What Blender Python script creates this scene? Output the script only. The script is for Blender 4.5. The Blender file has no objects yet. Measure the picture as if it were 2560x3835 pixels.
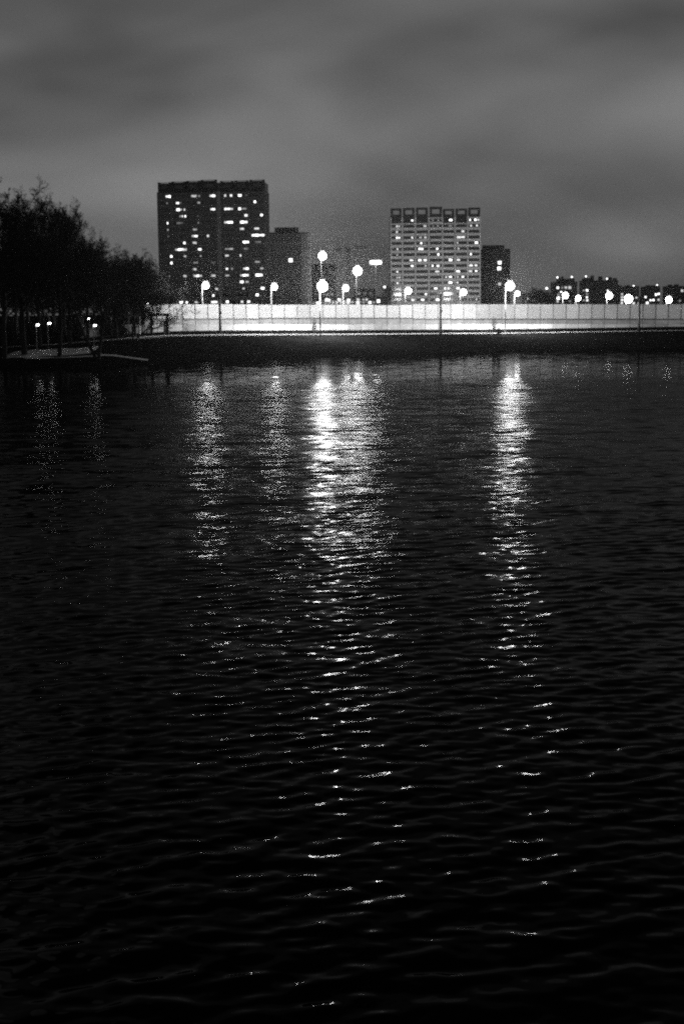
import bpy, math, random
import numpy as np
from mathutils import Vector, Matrix

sc = bpy.context.scene
COL = sc.collection

# ------------------------------------------------------------------ camera
CAM_H = 7.0
F = 5333.0                    # focal length in photograph pixels (2560 wide)
PITCH = math.atan(752.0 / F)
ROLL = math.radians(-0.6)
cam_d = bpy.data.cameras.new('camera')
cam_d.sensor_fit = 'HORIZONTAL'
cam_d.sensor_width = 24.0
cam_d.lens = 50.0
cam_d.clip_start = 0.1
cam_d.clip_end = 20000.0
cam = bpy.data.objects.new('camera', cam_d)
CAM_R = Matrix.Rotation(math.pi / 2 - PITCH, 3, 'X') @ Matrix.Rotation(ROLL, 3, 'Z')
cam.matrix_world = Matrix.Translation((0, 0, CAM_H)) @ CAM_R.to_4x4()
COL.objects.link(cam)
sc.camera = cam

# ------------------------------------------------------------------ night sky
SKY_SEED = 0.3
w = bpy.data.worlds.new('World')
sc.world = w
w.use_nodes = True
nt = w.node_tree
nt.nodes.clear()
N = nt.nodes.new
L = nt.links.new
tc = N('ShaderNodeTexCoord')
sep = N('ShaderNodeSeparateXYZ'); L(tc.outputs['Generated'], sep.inputs[0])
def wmath(op, a, b=None, c=None):
    m = N('ShaderNodeMath'); m.operation = op
    for i, v in enumerate((a, b, c)):
        if v is None: continue
        if isinstance(v, (int, float)): m.inputs[i].default_value = v
        else: L(v, m.inputs[i])
    return m.outputs[0]
# low night clouds lit by the city: long soft streaks that rise towards the right
mp = N('ShaderNodeMapping'); mp.vector_type = 'POINT'; L(tc.outputs['Generated'], mp.inputs[0])
mp.inputs['Rotation'].default_value = (0, math.radians(24), 0)
mp.inputs['Scale'].default_value = (3.8, 3.8, 10.0)
mp.inputs['Location'].default_value = (0.0, 0.0, SKY_SEED)
nz = N('ShaderNodeTexNoise'); L(mp.outputs[0], nz.inputs['Vector'])
nz.inputs['Scale'].default_value = 1.0
nz.inputs['Detail'].default_value = 2.6
nz.inputs['Roughness'].default_value = 0.5
nz.inputs['Distortion'].default_value = 0.25
rp = N('ShaderNodeValToRGB'); L(nz.outputs['Fac'], rp.inputs[0])
rp.color_ramp.elements[0].position = 0.30; rp.color_ramp.elements[0].color = (0.026,) * 3 + (1,)
rp.color_ramp.elements[1].position = 0.70; rp.color_ramp.elements[1].color = (0.190,) * 3 + (1,)
# overhead the glow of the city on the clouds thins out evenly
el = N('ShaderNodeMapRange'); L(sep.outputs['Z'], el.inputs['Value'])
el.inputs['From Min'].default_value = 0.05; el.inputs['From Max'].default_value = 0.50
el.inputs['To Min'].default_value = 1.0; el.inputs['To Max'].default_value = 0.06
mul = N('ShaderNodeMixRGB'); mul.blend_type = 'MULTIPLY'; mul.inputs[0].default_value = 1.0
L(rp.outputs[0], mul.inputs[1]); L(el.outputs[0], mul.inputs[2])
sky = N('ShaderNodeTexSky'); sky.sky_type = 'NISHITA'; sky.sun_disc = False
SUN_EL, SUN_ROT = math.radians(4.0), math.radians(200.0)
sky.sun_elevation = SUN_EL; sky.sun_rotation = SUN_ROT
bw = N('ShaderNodeRGBToBW'); L(sky.outputs[0], bw.inputs[0])
tiny = wmath('MULTIPLY', bw.outputs[0], 0.004)
add = N('ShaderNodeMixRGB'); add.blend_type = 'ADD'; add.inputs[0].default_value = 1.0
L(mul.outputs[0], add.inputs[1]); L(tiny, add.inputs[2])
bg = N('ShaderNodeBackground'); bg.inputs['Strength'].default_value = 1.5
L(add.outputs[0], bg.inputs[0])
out = N('ShaderNodeOutputWorld'); L(bg.outputs[0], out.inputs[0])

# a trace of moonlight through the overcast
sd = bpy.data.lights.new('moon', 'SUN'); sd.energy = 0.006; sd.angle = math.radians(12)
so = bpy.data.objects.new('moon', sd); COL.objects.link(so)
so.rotation_euler = (math.radians(60), 0, math.radians(-160))

vs = sc.view_settings
vs.view_transform = 'Standard'; vs.look = 'None'; vs.gamma = 1.0; vs.exposure = 0.0
vs.use_curve_mapping = False
sc.render.engine = 'CYCLES'
cy_ = sc.cycles
cy_.use_denoising = False
cy_.max_bounces = 5; cy_.diffuse_bounces = 2; cy_.glossy_bounces = 3; cy_.transmission_bounces = 2
cy_.volume_bounces = 0; cy_.transparent_max_bounces = 4
cy_.sample_clamp_indirect = 3.0
cy_.sample_clamp_direct = 9.0
cy_.caustics_reflective = False; cy_.caustics_refractive = False
cy_.pixel_filter_type = 'BLACKMAN_HARRIS'
cy_.filter_width = 2.2

# ------------------------------------------------------------------ geometry of the place from the photograph
def ray(px, py):
    v = CAM_R @ Vector(((px - 1280) / F, -(py - 1917.5) / F, -1.0))
    return v
def at(px, py, Y):
    v = ray(px, py); k = Y / v.y
    return Vector((v.x * k, Y, CAM_H + v.z * k))
def at_z(px, py, z):
    v = ray(px, py); k = (z - CAM_H) / v.z
    return Vector((v.x * k, v.y * k, z))
def ppm(Y):                     # photograph pixels for one metre at distance Y
    return F / (Y * 1.0)

SHORE = [(-900, 1404), (-300, 1390), (0, 1386), (120, 1381), (330, 1376), (600, 1363), (840, 1355), (1100, 1345), (1250, 1341), (1560, 1332),
         (1840, 1323), (1950, 1319), (2560, 1308), (3000, 1303), (3600, 1300)]
PATH = [(-900, 1330), (-300, 1312), (0, 1301), (200, 1290), (490, 1266), (620, 1257), (840, 1254), (1250, 1252), (1950, 1247), (2560, 1237), (3000, 1231), (3600, 1226)]
pS = [at_z(a, b, 0.0) for a, b in SHORE]
shX = np.array([p.x for p in pS]); shY = np.array([p.y for p in pS])
def shore_y(x): return float(np.interp(x, shX, shY))
pP = []
for a, b in PATH:
    Y = 200.0
    for _ in range(12):
        p = at(a, b, Y); Y = shore_y(p.x) + 28.0
    pP.append(at(a, b, Y))
paX = np.array([p.x for p in pP]); paY = np.array([p.y for p in pP]); paZ = np.array([p.z for p in pP])
def path_y(x): return float(np.interp(x, paX, paY))
def path_z(x): return float(np.interp(x, paX, paZ))
def hash2(i, j):
    v = math.sin(i * 127.1 + j * 311.7) * 43758.5453
    return v - math.floor(v)
def vnoise(x, y):
    i, j = math.floor(x), math.floor(y); fx, fy = x - i, y - j
    fx = fx * fx * (3 - 2 * fx); fy = fy * fy * (3 - 2 * fy)
    a = hash2(i, j) * (1 - fx) + hash2(i + 1, j) * fx
    b = hash2(i, j + 1) * (1 - fx) + hash2(i + 1, j + 1) * fx
    return a * (1 - fy) + b * fy
def ground_z(x, y):
    ys, yp, zp = shore_y(x), path_y(x), path_z(x)
    keys = [(-80, -3.0), (ys - 14, -2.2), (ys, 0.0), (ys + 1.2, 0.28), (ys + 9, 0.30 * zp + 0.25), (yp - 2.2, zp - 0.16), (yp - 1.6, zp), (yp + 1.6, zp + 0.02),
            (yp + 10, zp + 0.62), (yp + 24, zp + 1.1), (400, 5.2), (600, 6.0), (20000, 6.0)]
    z = float(np.interp(y, [k[0] for k in keys], [k[1] for k in keys]))
    if ys + 2 < y < yp - 3:
        z += 0.22 * (vnoise(x * 0.11, y * 0.16) - 0.5) * min(1, (y - ys - 2) / 4) * min(1, (yp - 3 - y) / 4)
    return z
def hit(px, py):
    """where the line of sight through this picture point meets the ground"""
    v = ray(px, py); v = v / v.y
    Y = 150.0
    while Y < 420:
        p = Vector((v.x * Y, Y, CAM_H + v.z * Y))
        if p.z <= ground_z(p.x, Y): return Vector((p.x, Y, ground_z(p.x, Y)))
        Y += 0.15
    return Vector((v.x * 300, 300, ground_z(v.x * 300, 300)))

# ------------------------------------------------------------------ materials (black and white photograph: all greys)
MATS = {}
def mat(name, val, rough=0.8, var=0.0, scale=3.0, metal=0.0, spec=0.5, stretch=(1, 1, 1), bump=0.0):
    if name in MATS: return MATS[name]
    m = bpy.data.materials.new(name); m.use_nodes = True
    n = m.node_tree.nodes; l = m.node_tree.links
    b = n['Principled BSDF']
    b.inputs['Base Color'].default_value = (val, val, val, 1)
    b.inputs['Roughness'].default_value = rough
    b.inputs['Metallic'].default_value = metal
    b.inputs['Specular IOR Level'].default_value = spec
    if var > 0:
        t = n.new('ShaderNodeTexCoord'); mp_ = n.new('ShaderNodeMapping')
        mp_.inputs['Scale'].default_value = stretch
        l.new(t.outputs['Object'], mp_.inputs[0])
        z = n.new('ShaderNodeTexNoise'); z.inputs['Scale'].default_value = scale
        z.inputs['Detail'].default_value = 6; z.inputs['Roughness'].default_value = 0.65
        l.new(mp_.outputs[0], z.inputs['Vector'])
        r = n.new('ShaderNodeValToRGB')
        lo, hi = val * (1 - var), val * (1 + var)
        r.color_ramp.elements[0].position = 0.3; r.color_ramp.elements[0].color = (lo, lo, lo, 1)
        r.color_ramp.elements[1].position = 0.7; r.color_ramp.elements[1].color = (hi, hi, hi, 1)
        l.new(z.outputs['Fac'], r.inputs[0]); l.new(r.outputs[0], b.inputs['Base Color'])
        if bump > 0:
            bp = n.new('ShaderNodeBump'); bp.inputs['Strength'].default_value = bump; bp.inputs['Distance'].default_value = 0.05
            l.new(z.outputs['Fac'], bp.inputs['Height']); l.new(bp.outputs[0], b.inputs['Normal'])
    MATS[name] = m
    return m
def glow(name, strength, sample=True, val=1.0):
    if name in MATS: return MATS[name]
    m = bpy.data.materials.new(name); m.use_nodes = True
    b = m.node_tree.nodes['Principled BSDF']
    b.inputs['Base Color'].default_value = (0.6, 0.6, 0.6, 1)
    b.inputs['Emission Color'].default_value = (val, val, val, 1)
    b.inputs['Emission Strength'].default_value = strength
    m.cycles.emission_sampling = 'FRONT' if sample else 'NONE'
    MATS[name] = m
    return m
def room(name, strength):
    """a lit window: curtains and furniture make the light uneven"""
    m = glow(name, strength, sample=False)
    n = m.node_tree.nodes; l = m.node_tree.links
    b = n['Principled BSDF']
    t = n.new('ShaderNodeTexCoord')
    z = n.new('ShaderNodeTexNoise'); z.inputs['Scale'].default_value = 0.9; z.inputs['Detail'].default_value = 3
    l.new(t.outputs['Object'], z.inputs['Vector'])
    mr = n.new('ShaderNodeMapRange'); l.new(z.outputs['Fac'], mr.inputs['Value'])
    mr.inputs['From Min'].default_value = 0.35; mr.inputs['From Max'].default_value = 0.65
    mr.inputs['To Min'].default_value = strength * 0.45; mr.inputs['To Max'].default_value = strength * 1.5
    l.new(mr.outputs[0], b.inputs['Emission Strength'])
    return m

M_GRASS = mat('winter_grass', 0.007, 0.95, 0.5, 0.35, spec=0.0, bump=0.6)
M_LAWN = mat('lamplit_lawn', 0.42, 0.95, 0.6, 0.5, spec=0.1)  # pale tone paints the park lamps' light onto the grass
M_PATH = mat('icy_path', 0.72, 0.7, 0.22, 0.25, spec=0.3)
M_BARK = mat('bark', 0.025, 0.95, 0.3, 4.0, spec=0.1)
M_POST = mat('dark_metal', 0.018, 0.6, 0.2, 3.0)
M_POLE = mat('galvanised_pole', 0.30, 0.5, 0.2, 2.0)
M_PANEL = mat('pale_barrier_panel', 0.68, 0.55, 0.14, 0.35, stretch=(1, 1, 2.5))
M_PLINTH = mat('grey_barrier_plinth', 0.36, 0.85, 0.25, 0.5)
def translucent(m_, fac):
    n = m_.node_tree.nodes; l = m_.node_tree.links
    tr = n.new('ShaderNodeBsdfTranslucent'); tr.inputs[0].default_value = (0.8, 0.8, 0.8, 1)
    mx = n.new('ShaderNodeMixShader'); mx.inputs[0].default_value = fac
    l.new(n['Principled BSDF'].outputs[0], mx.inputs[1]); l.new(tr.outputs[0], mx.inputs[2])
    l.new(mx.outputs[0], n['Material Output'].inputs['Surface'])
def by_object(m_, lo, hi):
    """every piece a little cleaner or dirtier than the next"""
    n = m_.node_tree.nodes; l = m_.node_tree.links; b_ = n['Principled BSDF']
    src = b_.inputs['Base Color'].links[0].from_socket
    oi = n.new('ShaderNodeObjectInfo'); mr = n.new('ShaderNodeMapRange'); l.new(oi.outputs['Random'], mr.inputs['Value'])
    mr.inputs['To Min'].default_value = lo; mr.inputs['To Max'].default_value = hi
    mx = n.new('ShaderNodeMixRGB'); mx.blend_type = 'MULTIPLY'; mx.inputs[0].default_value = 1.0
    l.new(src, mx.inputs[1]); l.new(mr.outputs[0], mx.inputs[2]); l.new(mx.outputs[0], b_.inputs['Base Color'])
M_SHEET = mat('frosted_barrier_sheet', 0.8, 0.5, 0.12, 0.35, stretch=(1, 1, 2.5)); by_object(M_SHEET, 0.76, 1.0); translucent(M_SHEET, 0.38)
M_WALL = mat('pale_concrete_block', 0.62, 0.85, 0.2, 0.6)
by_object(M_WALL, 0.7, 1.0)
M_RAIL = mat('dark_rail', 0.10, 0.6, 0.2, 1.0)
M_BPOST = mat('grey_barrier_post', 0.16, 0.6, 0.2, 1.0)
M_GLASS = mat('dark_window_glass', 0.012, 0.12, spec=0.5)
M_FRAME = mat('window_frame', 0.035, 0.7)
M_ROOM_B = room('lit_room_bright', 3.2)
M_ROOM_D = room('lit_room_dim', 0.12)
ROOMS = {2: [M_ROOM_B, M_ROOM_B, room('lit_room_lamp', 1.5), room('lit_room_curtain', 0.8)], 1: [room('lit_room_medium_low', 0.28), room('lit_room_medium', 0.5)], 0: [M_ROOM_D, room('lit_room_faint', 0.06)]}

# ------------------------------------------------------------------ mesh helpers
class MB:
    def __init__(s): s.v = []; s.f = []
    def box(s, x0, x1, y0, y1, z0, z1):
        b = len(s.v)
        s.v += [(x0, y0, z0), (x1, y0, z0), (x1, y1, z0), (x0, y1, z0), (x0, y0, z1), (x1, y0, z1), (x1, y1, z1), (x0, y1, z1)]
        s.f += [tuple(b + i for i in q) for q in ((0, 3, 2, 1), (4, 5, 6, 7), (0, 1, 5, 4), (1, 2, 6, 5), (2, 3, 7, 6), (3, 0, 4, 7))]
        return s
    def prism(s, pts, z0, z1):
        b = len(s.v); n = len(pts)
        s.v += [(p[0], p[1], z0) for p in pts] + [(p[0], p[1], z1) for p in pts]
        s.f += [(b + i, b + (i + 1) % n, b + n + (i + 1) % n, b + n + i) for i in range(n)]
        s.f += [tuple(b + n - 1 - i for i in range(n)), tuple(b + n + i for i in range(n))]
        return s
    def tube(s, pts, rad, sides=6, cap=True):
        b = len(s.v); n = len(pts)
        for i, p in enumerate(pts):
            p = Vector(p)
            d = (Vector(pts[min(i + 1, n - 1)]) - Vector(pts[max(i - 1, 0)])).normalized()
            u = d.cross(Vector((0, 0, 1)) if abs(d.z) < 0.95 else Vector((0, 1, 0))).normalized(); v = d.cross(u)
            r = rad[i] if isinstance(rad, (list, tuple)) else rad
            for k in range(sides):
                a = 2 * math.pi * k / sides
                s.v.append(tuple(p + (u * math.cos(a) + v * math.sin(a)) * r))
        for i in range(n - 1):
            for k in range(sides):
                k2 = (k + 1) % sides
                s.f.append((b + i * sides + k, b + i * sides + k2, b + (i + 1) * sides + k2, b + (i + 1) * sides + k))
        if cap:
            s.f.append(tuple(b + k for k in range(sides))[::-1]); s.f.append(tuple(b + (n - 1) * sides + k for k in range(sides)))
        return s
    def ball(s, c, r, rings=5, segs=8):
        rx, ry, rz = r if isinstance(r, tuple) else (r, r, r)
        b = len(s.v)
        s.v.append((c[0], c[1], c[2] - rz))
        for i in range(1, rings):
            t = -math.pi / 2 + math.pi * i / rings
            for k in range(segs):
                a = 2 * math.pi * k / segs
                s.v.append((c[0] + rx * math.cos(t) * math.cos(a), c[1] + ry * math.cos(t) * math.sin(a), c[2] + rz * math.sin(t)))
        s.v.append((c[0], c[1], c[2] + rz)); e = len(s.v) - 1
        for k in range(segs):
            k2 = (k + 1) % segs
            s.f.append((b, b + 1 + k2, b + 1 + k)); s.f.append((e, e - segs + k, e - segs + k2))
            for i in range(rings - 2):
                o = b + 1 + i * segs
                s.f.append((o + k, o + k2, o + segs + k2, o + segs + k))
        return s
    def mesh(s, name, m, smooth=False):
        me = bpy.data.meshes.new(name); me.from_pydata(s.v, [], s.f); me.update()
        if m: me.materials.append(m)
        if smooth: me.shade_smooth()
        return me
    def build(s, name, m, parent=None, loc=None, smooth=False):
        return link(name, s.mesh(name, m, smooth), parent, loc)
def link(name, me, parent=None, loc=None):
    o = bpy.data.objects.new(name, me); COL.objects.link(o)
    if parent: o.parent = parent
    if loc is not None: o.location = loc
    return o
def empty(name, loc, rz=0.0):
    o = bpy.data.objects.new(name, None); COL.objects.link(o); o.location = loc; o.rotation_euler = (0, 0, rz)
    o.empty_display_size = 0.2
    return o
def tag(o, label=None, cat=None, group=None, kind=None):
    for k, v in (('label', label), ('category', cat), ('group', group), ('kind', kind)):
        if v: o[k] = v
    return o

# ------------------------------------------------------------------ ground
def frange(a, b, n): return [a + (b - a) * i / n for i in range(n + 1)]
xs = [-980, -600, -350, -220] + frange(-150, 150, 150) + [220, 350, 600, 980]
def rows_for(x):
    ys, yp = shore_y(x), path_y(x)
    r = [-80, 60, ys - 14, ys - 2, ys, ys + 1.2]
    r += frange(ys + 3, yp - 3, 13) + [yp - 2.2, yp - 1.6, yp + 1.6, yp + 4, yp + 7, yp + 10, yp + 16, yp + 24, 320, 400, 500, 600, 900, 1380]
    return r
mb = MB(); nr = None
for x in xs:
    xx = max(-150, min(150, x))
    r = rows_for(xx); nr = len(r)
    for y in r: mb.v.append((x, y, ground_z(xx, y)))
for i in range(len(xs) - 1):
    for j in range(nr - 1):
        a = i * nr + j
        mb.f.append((a, a + nr, a + nr + 1, a + 1))
g = mb.build('ground', M_GRASS, smooth=True); tag(g, 'dark grassy bank and level ground beyond the pond', None, kind='structure')

def strip(name, cl, width, m, lift=0.012):
    mb = MB()
    for i, (x, y) in enumerate(cl):
        a = cl[max(i - 1, 0)]; b = cl[min(i + 1, len(cl) - 1)]
        d = Vector((b[0] - a[0], b[1] - a[1], 0)).normalized(); n = Vector((-d.y, d.x, 0))
        for k in (-0.5, -0.17, 0.17, 0.5):
            q = Vector((x, y, 0)) + n * width * k
            mb.v.append((q.x, q.y, ground_z(q.x, q.y) + lift))
    for i in range(len(cl) - 1):
        for k in range(3):
            a = i * 4 + k
            mb.f.append((a, a + 4, a + 5, a + 1))
    return tag(mb.build(name, m), None, None, kind='structure')
pathx = frange(-75, 105, 180)
strip('path', [(x, path_y(x)) for x in pathx], 3.0, M_PATH, 0.03)
low = [(95, 1343), (160, 1341), (250, 1339), (350, 1334), (385, 1330), (430, 1332), (470, 1338), (520, 1345), (560, 1350)]
lowp = []
for i in range(len(low) - 1):
    for k in range(6):
        t = k / 6; lowp.append(hit(low[i][0] * (1 - t) + low[i + 1][0] * t, low[i][1] * (1 - t) + low[i + 1][1] * t))
o = strip('footpath', [(p.x, p.y) for p in lowp], 1.0, mat('worn_footpath', 0.42, 0.9, 0.6, 0.5), 0.05)
# lawn between the two paths in the park, lamplight painted in as pale colour
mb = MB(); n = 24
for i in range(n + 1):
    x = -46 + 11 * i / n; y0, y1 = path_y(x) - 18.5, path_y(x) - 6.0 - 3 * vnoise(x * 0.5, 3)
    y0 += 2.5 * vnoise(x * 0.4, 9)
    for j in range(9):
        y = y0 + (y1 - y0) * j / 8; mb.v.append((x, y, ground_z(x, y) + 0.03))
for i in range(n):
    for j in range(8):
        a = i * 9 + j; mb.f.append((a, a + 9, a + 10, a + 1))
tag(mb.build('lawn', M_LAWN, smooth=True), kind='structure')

# ------------------------------------------------------------------ water
rng = np.random.default_rng(7)
NX, NY = 460, 1500
u = np.linspace(-1, 1, NX)
tt = np.linspace(0, 1, NY)
yrow = 9.0 * np.exp(tt * math.log(262.0 / 9.0))
half = 5.0 + yrow * 0.42
X = (u[None, :] * half[:, None]); Y = np.repeat(yrow[:, None], NX, 1)
Zw = np.zeros_like(X)
dy = np.gradient(yrow)
ncomp = 90
lam = np.exp(rng.uniform(math.log(0.16), math.log(1.5), ncomp))
main = math.radians(111)             # crests rise gently to the right, running to the camera
ang = main + rng.normal(0, math.radians(27), ncomp) * np.where(lam < 0.5, 1.4, 1.0)
slope = 0.021 * np.exp(-((np.log(lam) - math.log(0.42)) / 0.65) ** 2) + 0.006
ph = rng.uniform(0, 2 * math.pi, ncomp)
for la, an, sl, p0 in zip(lam, ang, slope, ph):
    k = 2 * math.pi / la
    fade = np.clip((la / (dy * 2.4) - 1.0) / 1.0, 0, 1)       # only waves the mesh can carry here
    Zw += (sl / k) * np.cos(k * (X * math.cos(an) + Y * math.sin(an)) + p0) * fade[:, None]
Zw *= 0.9
vv = np.stack([X, Y, Zw], -1).reshape(-1, 3)
# behind the near edge, under and past the camera
ii = (np.arange(NY - 1)[:, None] * NX + np.arange(NX - 1)[None, :]).reshape(-1)
ff = np.stack([ii, ii + 1, ii + 1 + NX, ii + NX], -1)
base = len(vv)
extra = np.array([[-60, -40, 0.0], [60, -40, 0.0], [vv[0, 0], vv[0, 1], vv[0, 2]], [vv[NX - 1, 0], vv[NX - 1, 1], vv[NX - 1, 2]]])
me = bpy.data.meshes.new('water')
allv = np.concatenate([vv, extra[:2]])
faces = ff.tolist()
faces.append([base, base + 1] + list(range(NX - 1, -1, -1)))
me.from_pydata(allv.tolist(), [], faces); me.update(); me.shade_smooth()
water = link('water', me); tag(water, 'dark rippled pond water', None, kind='structure')
m = bpy.data.materials.new('pond_water'); m.use_nodes = True
n_ = m.node_tree.nodes; l_ = m.node_tree.links
b = n_['Principled BSDF']
b.inputs['Base Color'].default_value = (0.002, 0.002, 0.002, 1)
b.inputs['Roughness'].default_value = 0.045
b.inputs['IOR'].default_value = 1.33
b.inputs['Specular IOR Level'].default_value = 0.32
geo = n_.new('ShaderNodeNewGeometry')
def slopes(freq, sx, sy, detail, rot, ampx, ampy):
    mp_ = n_.new('ShaderNodeMapping'); l_.new(geo.outputs['Position'], mp_.inputs[0])
    mp_.inputs['Rotation'].default_value = (0, 0, rot)
    mp_.inputs['Scale'].default_value = (freq * sx, freq * sy, 0.0)
    z = n_.new('ShaderNodeTexNoise'); z.inputs['Scale'].default_value = 1.0; z.inputs['Detail'].default_value = detail
    z.inputs['Roughness'].default_value = 0.55
    l_.new(mp_.outputs[0], z.inputs['Vector'])
    s = n_.new('ShaderNodeVectorMath'); s.operation = 'SUBTRACT'; s.inputs[1].default_value = (0.5, 0.5, 0.5)
    l_.new(z.outputs['Color'], s.inputs[0])
    q = n_.new('ShaderNodeVectorMath'); q.operation = 'MULTIPLY'; q.inputs[1].default_value = (ampx, ampy, 0)
    l_.new(s.outputs[0], q.inputs[0])
    return q.outputs[0]
def vadd(a, c):
    s = n_.new('ShaderNodeVectorMath'); s.operation = 'ADD'; l_.new(a, s.inputs[0]); l_.new(c, s.inputs[1]); return s.outputs[0]
def vscale(a, f):
    s = n_.new('ShaderNodeVectorMath'); s.operation = 'SCALE'; l_.new(a, s.inputs[0])
    if isinstance(f, (int, float)): s.inputs['Scale'].default_value = f
    else: l_.new(f, s.inputs['Scale'])
    return s.outputs[0]
sepw = n_.new('ShaderNodeSeparateXYZ'); l_.new(geo.outputs['Position'], sepw.inputs[0])
def mrange(v, a, b_, c, d):
    r = n_.new('ShaderNodeMapRange'); l_.new(v, r.inputs['Value'])
    for k, q in (('From Min', a), ('From Max', b_), ('To Min', c), ('To Max', d)): r.inputs[k].default_value = q
    return r.outputs[0]
# fine ripples riding on the modelled waves
fine = slopes(2.6, 0.55, 1.0, 3.5, math.radians(-21), 0.30, 0.22)
# farther off, where the mesh is coarser than the waves, the same waves as relief
farw = slopes(0.95, 0.42, 1.0, 3.0, math.radians(-21), 0.62, 0.66)
fin = mrange(sepw.outputs['Y'], 16.0, 70.0, 0.0, 1.0)
# wavelets too small to see one by one from here roughen the surface with distance
rgh = n_.new('ShaderNodeMapRange'); l_.new(sepw.outputs['Y'], rgh.inputs['Value'])
for k_, q_ in (('From Min', 12.0), ('From Max', 110.0), ('To Min', 0.05), ('To Max', 0.16)): rgh.inputs[k_].default_value = q_
calm = mrange(sepw.outputs['Y'], 128.0, 150.0, 1.0, 0.16)          # sheltered water under the far bank
# cat's-paws: patches of rougher and smoother water
mpg = n_.new('ShaderNodeMapping'); l_.new(geo.outputs['Position'], mpg.inputs[0]); mpg.inputs['Scale'].default_value = (0.022, 0.06, 0)
gz = n_.new('ShaderNodeTexNoise'); gz.inputs['Scale'].default_value = 1.0; gz.inputs['Detail'].default_value = 3; l_.new(mpg.outputs[0], gz.inputs['Vector'])
gus = mrange(gz.outputs['Fac'], 0.3, 0.7, 0.55, 1.3)
rc = n_.new('ShaderNodeMath'); rc.operation = 'MULTIPLY'; l_.new(rgh.outputs[0], rc.inputs[0])
rcal = mrange(sepw.outputs['Y'], 128.0, 150.0, 1.0, 0.35); l_.new(rcal, rc.inputs[1]); l_.new(rc.outputs[0], b.inputs['Roughness'])
tot = vadd(fine, vscale(farw, fin))
tot = vscale(vscale(tot, calm), gus)
nrm = n_.new('ShaderNodeVectorMath'); nrm.operation = 'NORMALIZE'; l_.new(vadd(geo.outputs['Normal'], tot), nrm.inputs[0])
l_.new(nrm.outputs[0], b.inputs['Normal'])
# plain black mixed in to darken the reflection beyond what water gives
dk = n_.new('ShaderNodeBsdfDiffuse'); dk.inputs['Color'].default_value = (0.004, 0.004, 0.004, 1)
mxw = n_.new('ShaderNodeMixShader'); mxw.inputs[0].default_value = 0.72
l_.new(b.outputs[0], mxw.inputs[1]); l_.new(dk.outputs[0], mxw.inputs[2]); l_.new(mxw.outputs[0], n_['Material Output'].inputs['Surface'])
me.materials.append(m)

# ------------------------------------------------------------------ roadside barrier and low wall
def along(px, py, off):
    """point of the picture on the line that runs `off` metres behind the path"""
    Y = 240.0
    for _ in range(12):
        p = at(px, py, Y); Y = path_y(p.x) + off
    return at(px, py, Y)
OFF_W, OFF_B = 10.0, 22.0
bar = empty('noise_barrier', along(1280, 1214, OFF_B)); bar0 = bar.location.copy()
tag(bar, 'tall pale panelled noise barrier with dark rail along the road above the bank', 'barrier')
random.seed(3)
def quadbox(a, b, z0a, z1a, z0b, z1b, th):
    """a panel between plan points a and b, bottoms and tops given at both ends, with thickness th"""
    d = Vector((b.x - a.x, b.y - a.y, 0)).normalized(); n = Vector((-d.y, d.x, 0)) * th * 0.5
    m_ = MB()
    for s_ in (-1, 1):
        m_.v += [(a.x + s_ * n.x, a.y + s_ * n.y, z0a), (b.x + s_ * n.x, b.y + s_ * n.y, z0b), (b.x + s_ * n.x, b.y + s_ * n.y, z1b), (a.x + s_ * n.x, a.y + s_ * n.y, z1a)]
    m_.f += [(0, 1, 2, 3), (7, 6, 5, 4), (0, 4, 5, 1), (1, 5, 6, 2), (2, 6, 7, 3), (3, 7, 4, 0)]
    return m_
PW = 47.8
px = 540.0
edges = []
while px < 2660: edges.append(px); px += PW
def top_py(p): return 1139.0 + (1.5 if 960 < p < 1500 else 0) + (2.0 if 1400 < p < 1560 else 0)
def rail_py(p): return 1194.5 if p < 965 else (1191.5 if p < 1556 else 1195.0)
def rel(m_, o): m_.v = [(v[0] - o.x, v[1] - o.y, v[2] - o.z) for v in m_.v]; return m_
for i in range(len(edges) - 1):
    a_, b_ = edges[i], edges[i + 1]; mid = 0.5 * (a_ + b_)
    A = along(a_ + 1.0, 1190, OFF_B); B = along(b_ - 1.0, 1190, OFF_B)
    tp = top_py(mid) + random.uniform(-0.5, 0.5); rp_ = rail_py(mid)
    zt = at(mid, tp, A.y).z; zr = at(mid, rp_, A.y).z
    zb = ground_z(A.x, A.y) - 0.15
    rel(quadbox(A, B, zr + 0.11, zt, zr + 0.11, zt, 0.03), bar0).build('panel', M_SHEET, bar)
    rel(quadbox(A, B, zr - 0.13, zr + 0.09, zr - 0.13, zr + 0.09, 0.26), bar0).build('rail', M_RAIL, bar)
    rel(quadbox(A, B, zb, zr - 0.15, zb, zr - 0.15, 0.18), bar0).build('plinth', M_PLINTH, bar)
    Pp = along(a_, 1190, OFF_B)
    zt2 = at(a_, top_py(a_) - 0.6, Pp.y).z
    MB().box(-0.06, 0.06, -0.11, 0.09, ground_z(Pp.x, Pp.y) - bar0.z - 0.2, zt2 - bar0.z).build('post', M_BPOST, bar, (Pp.x - bar0.x, Pp.y - bar0.y, 0))
wl = empty('low_wall', along(1280, 1234, OFF_W)); wl0 = wl.location.copy()
tag(wl, 'low pale concrete block wall between the path and the noise barrier', 'wall')
px = 300.0
edges = []
while px < 2660: edges.append(px); px += PW
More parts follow.
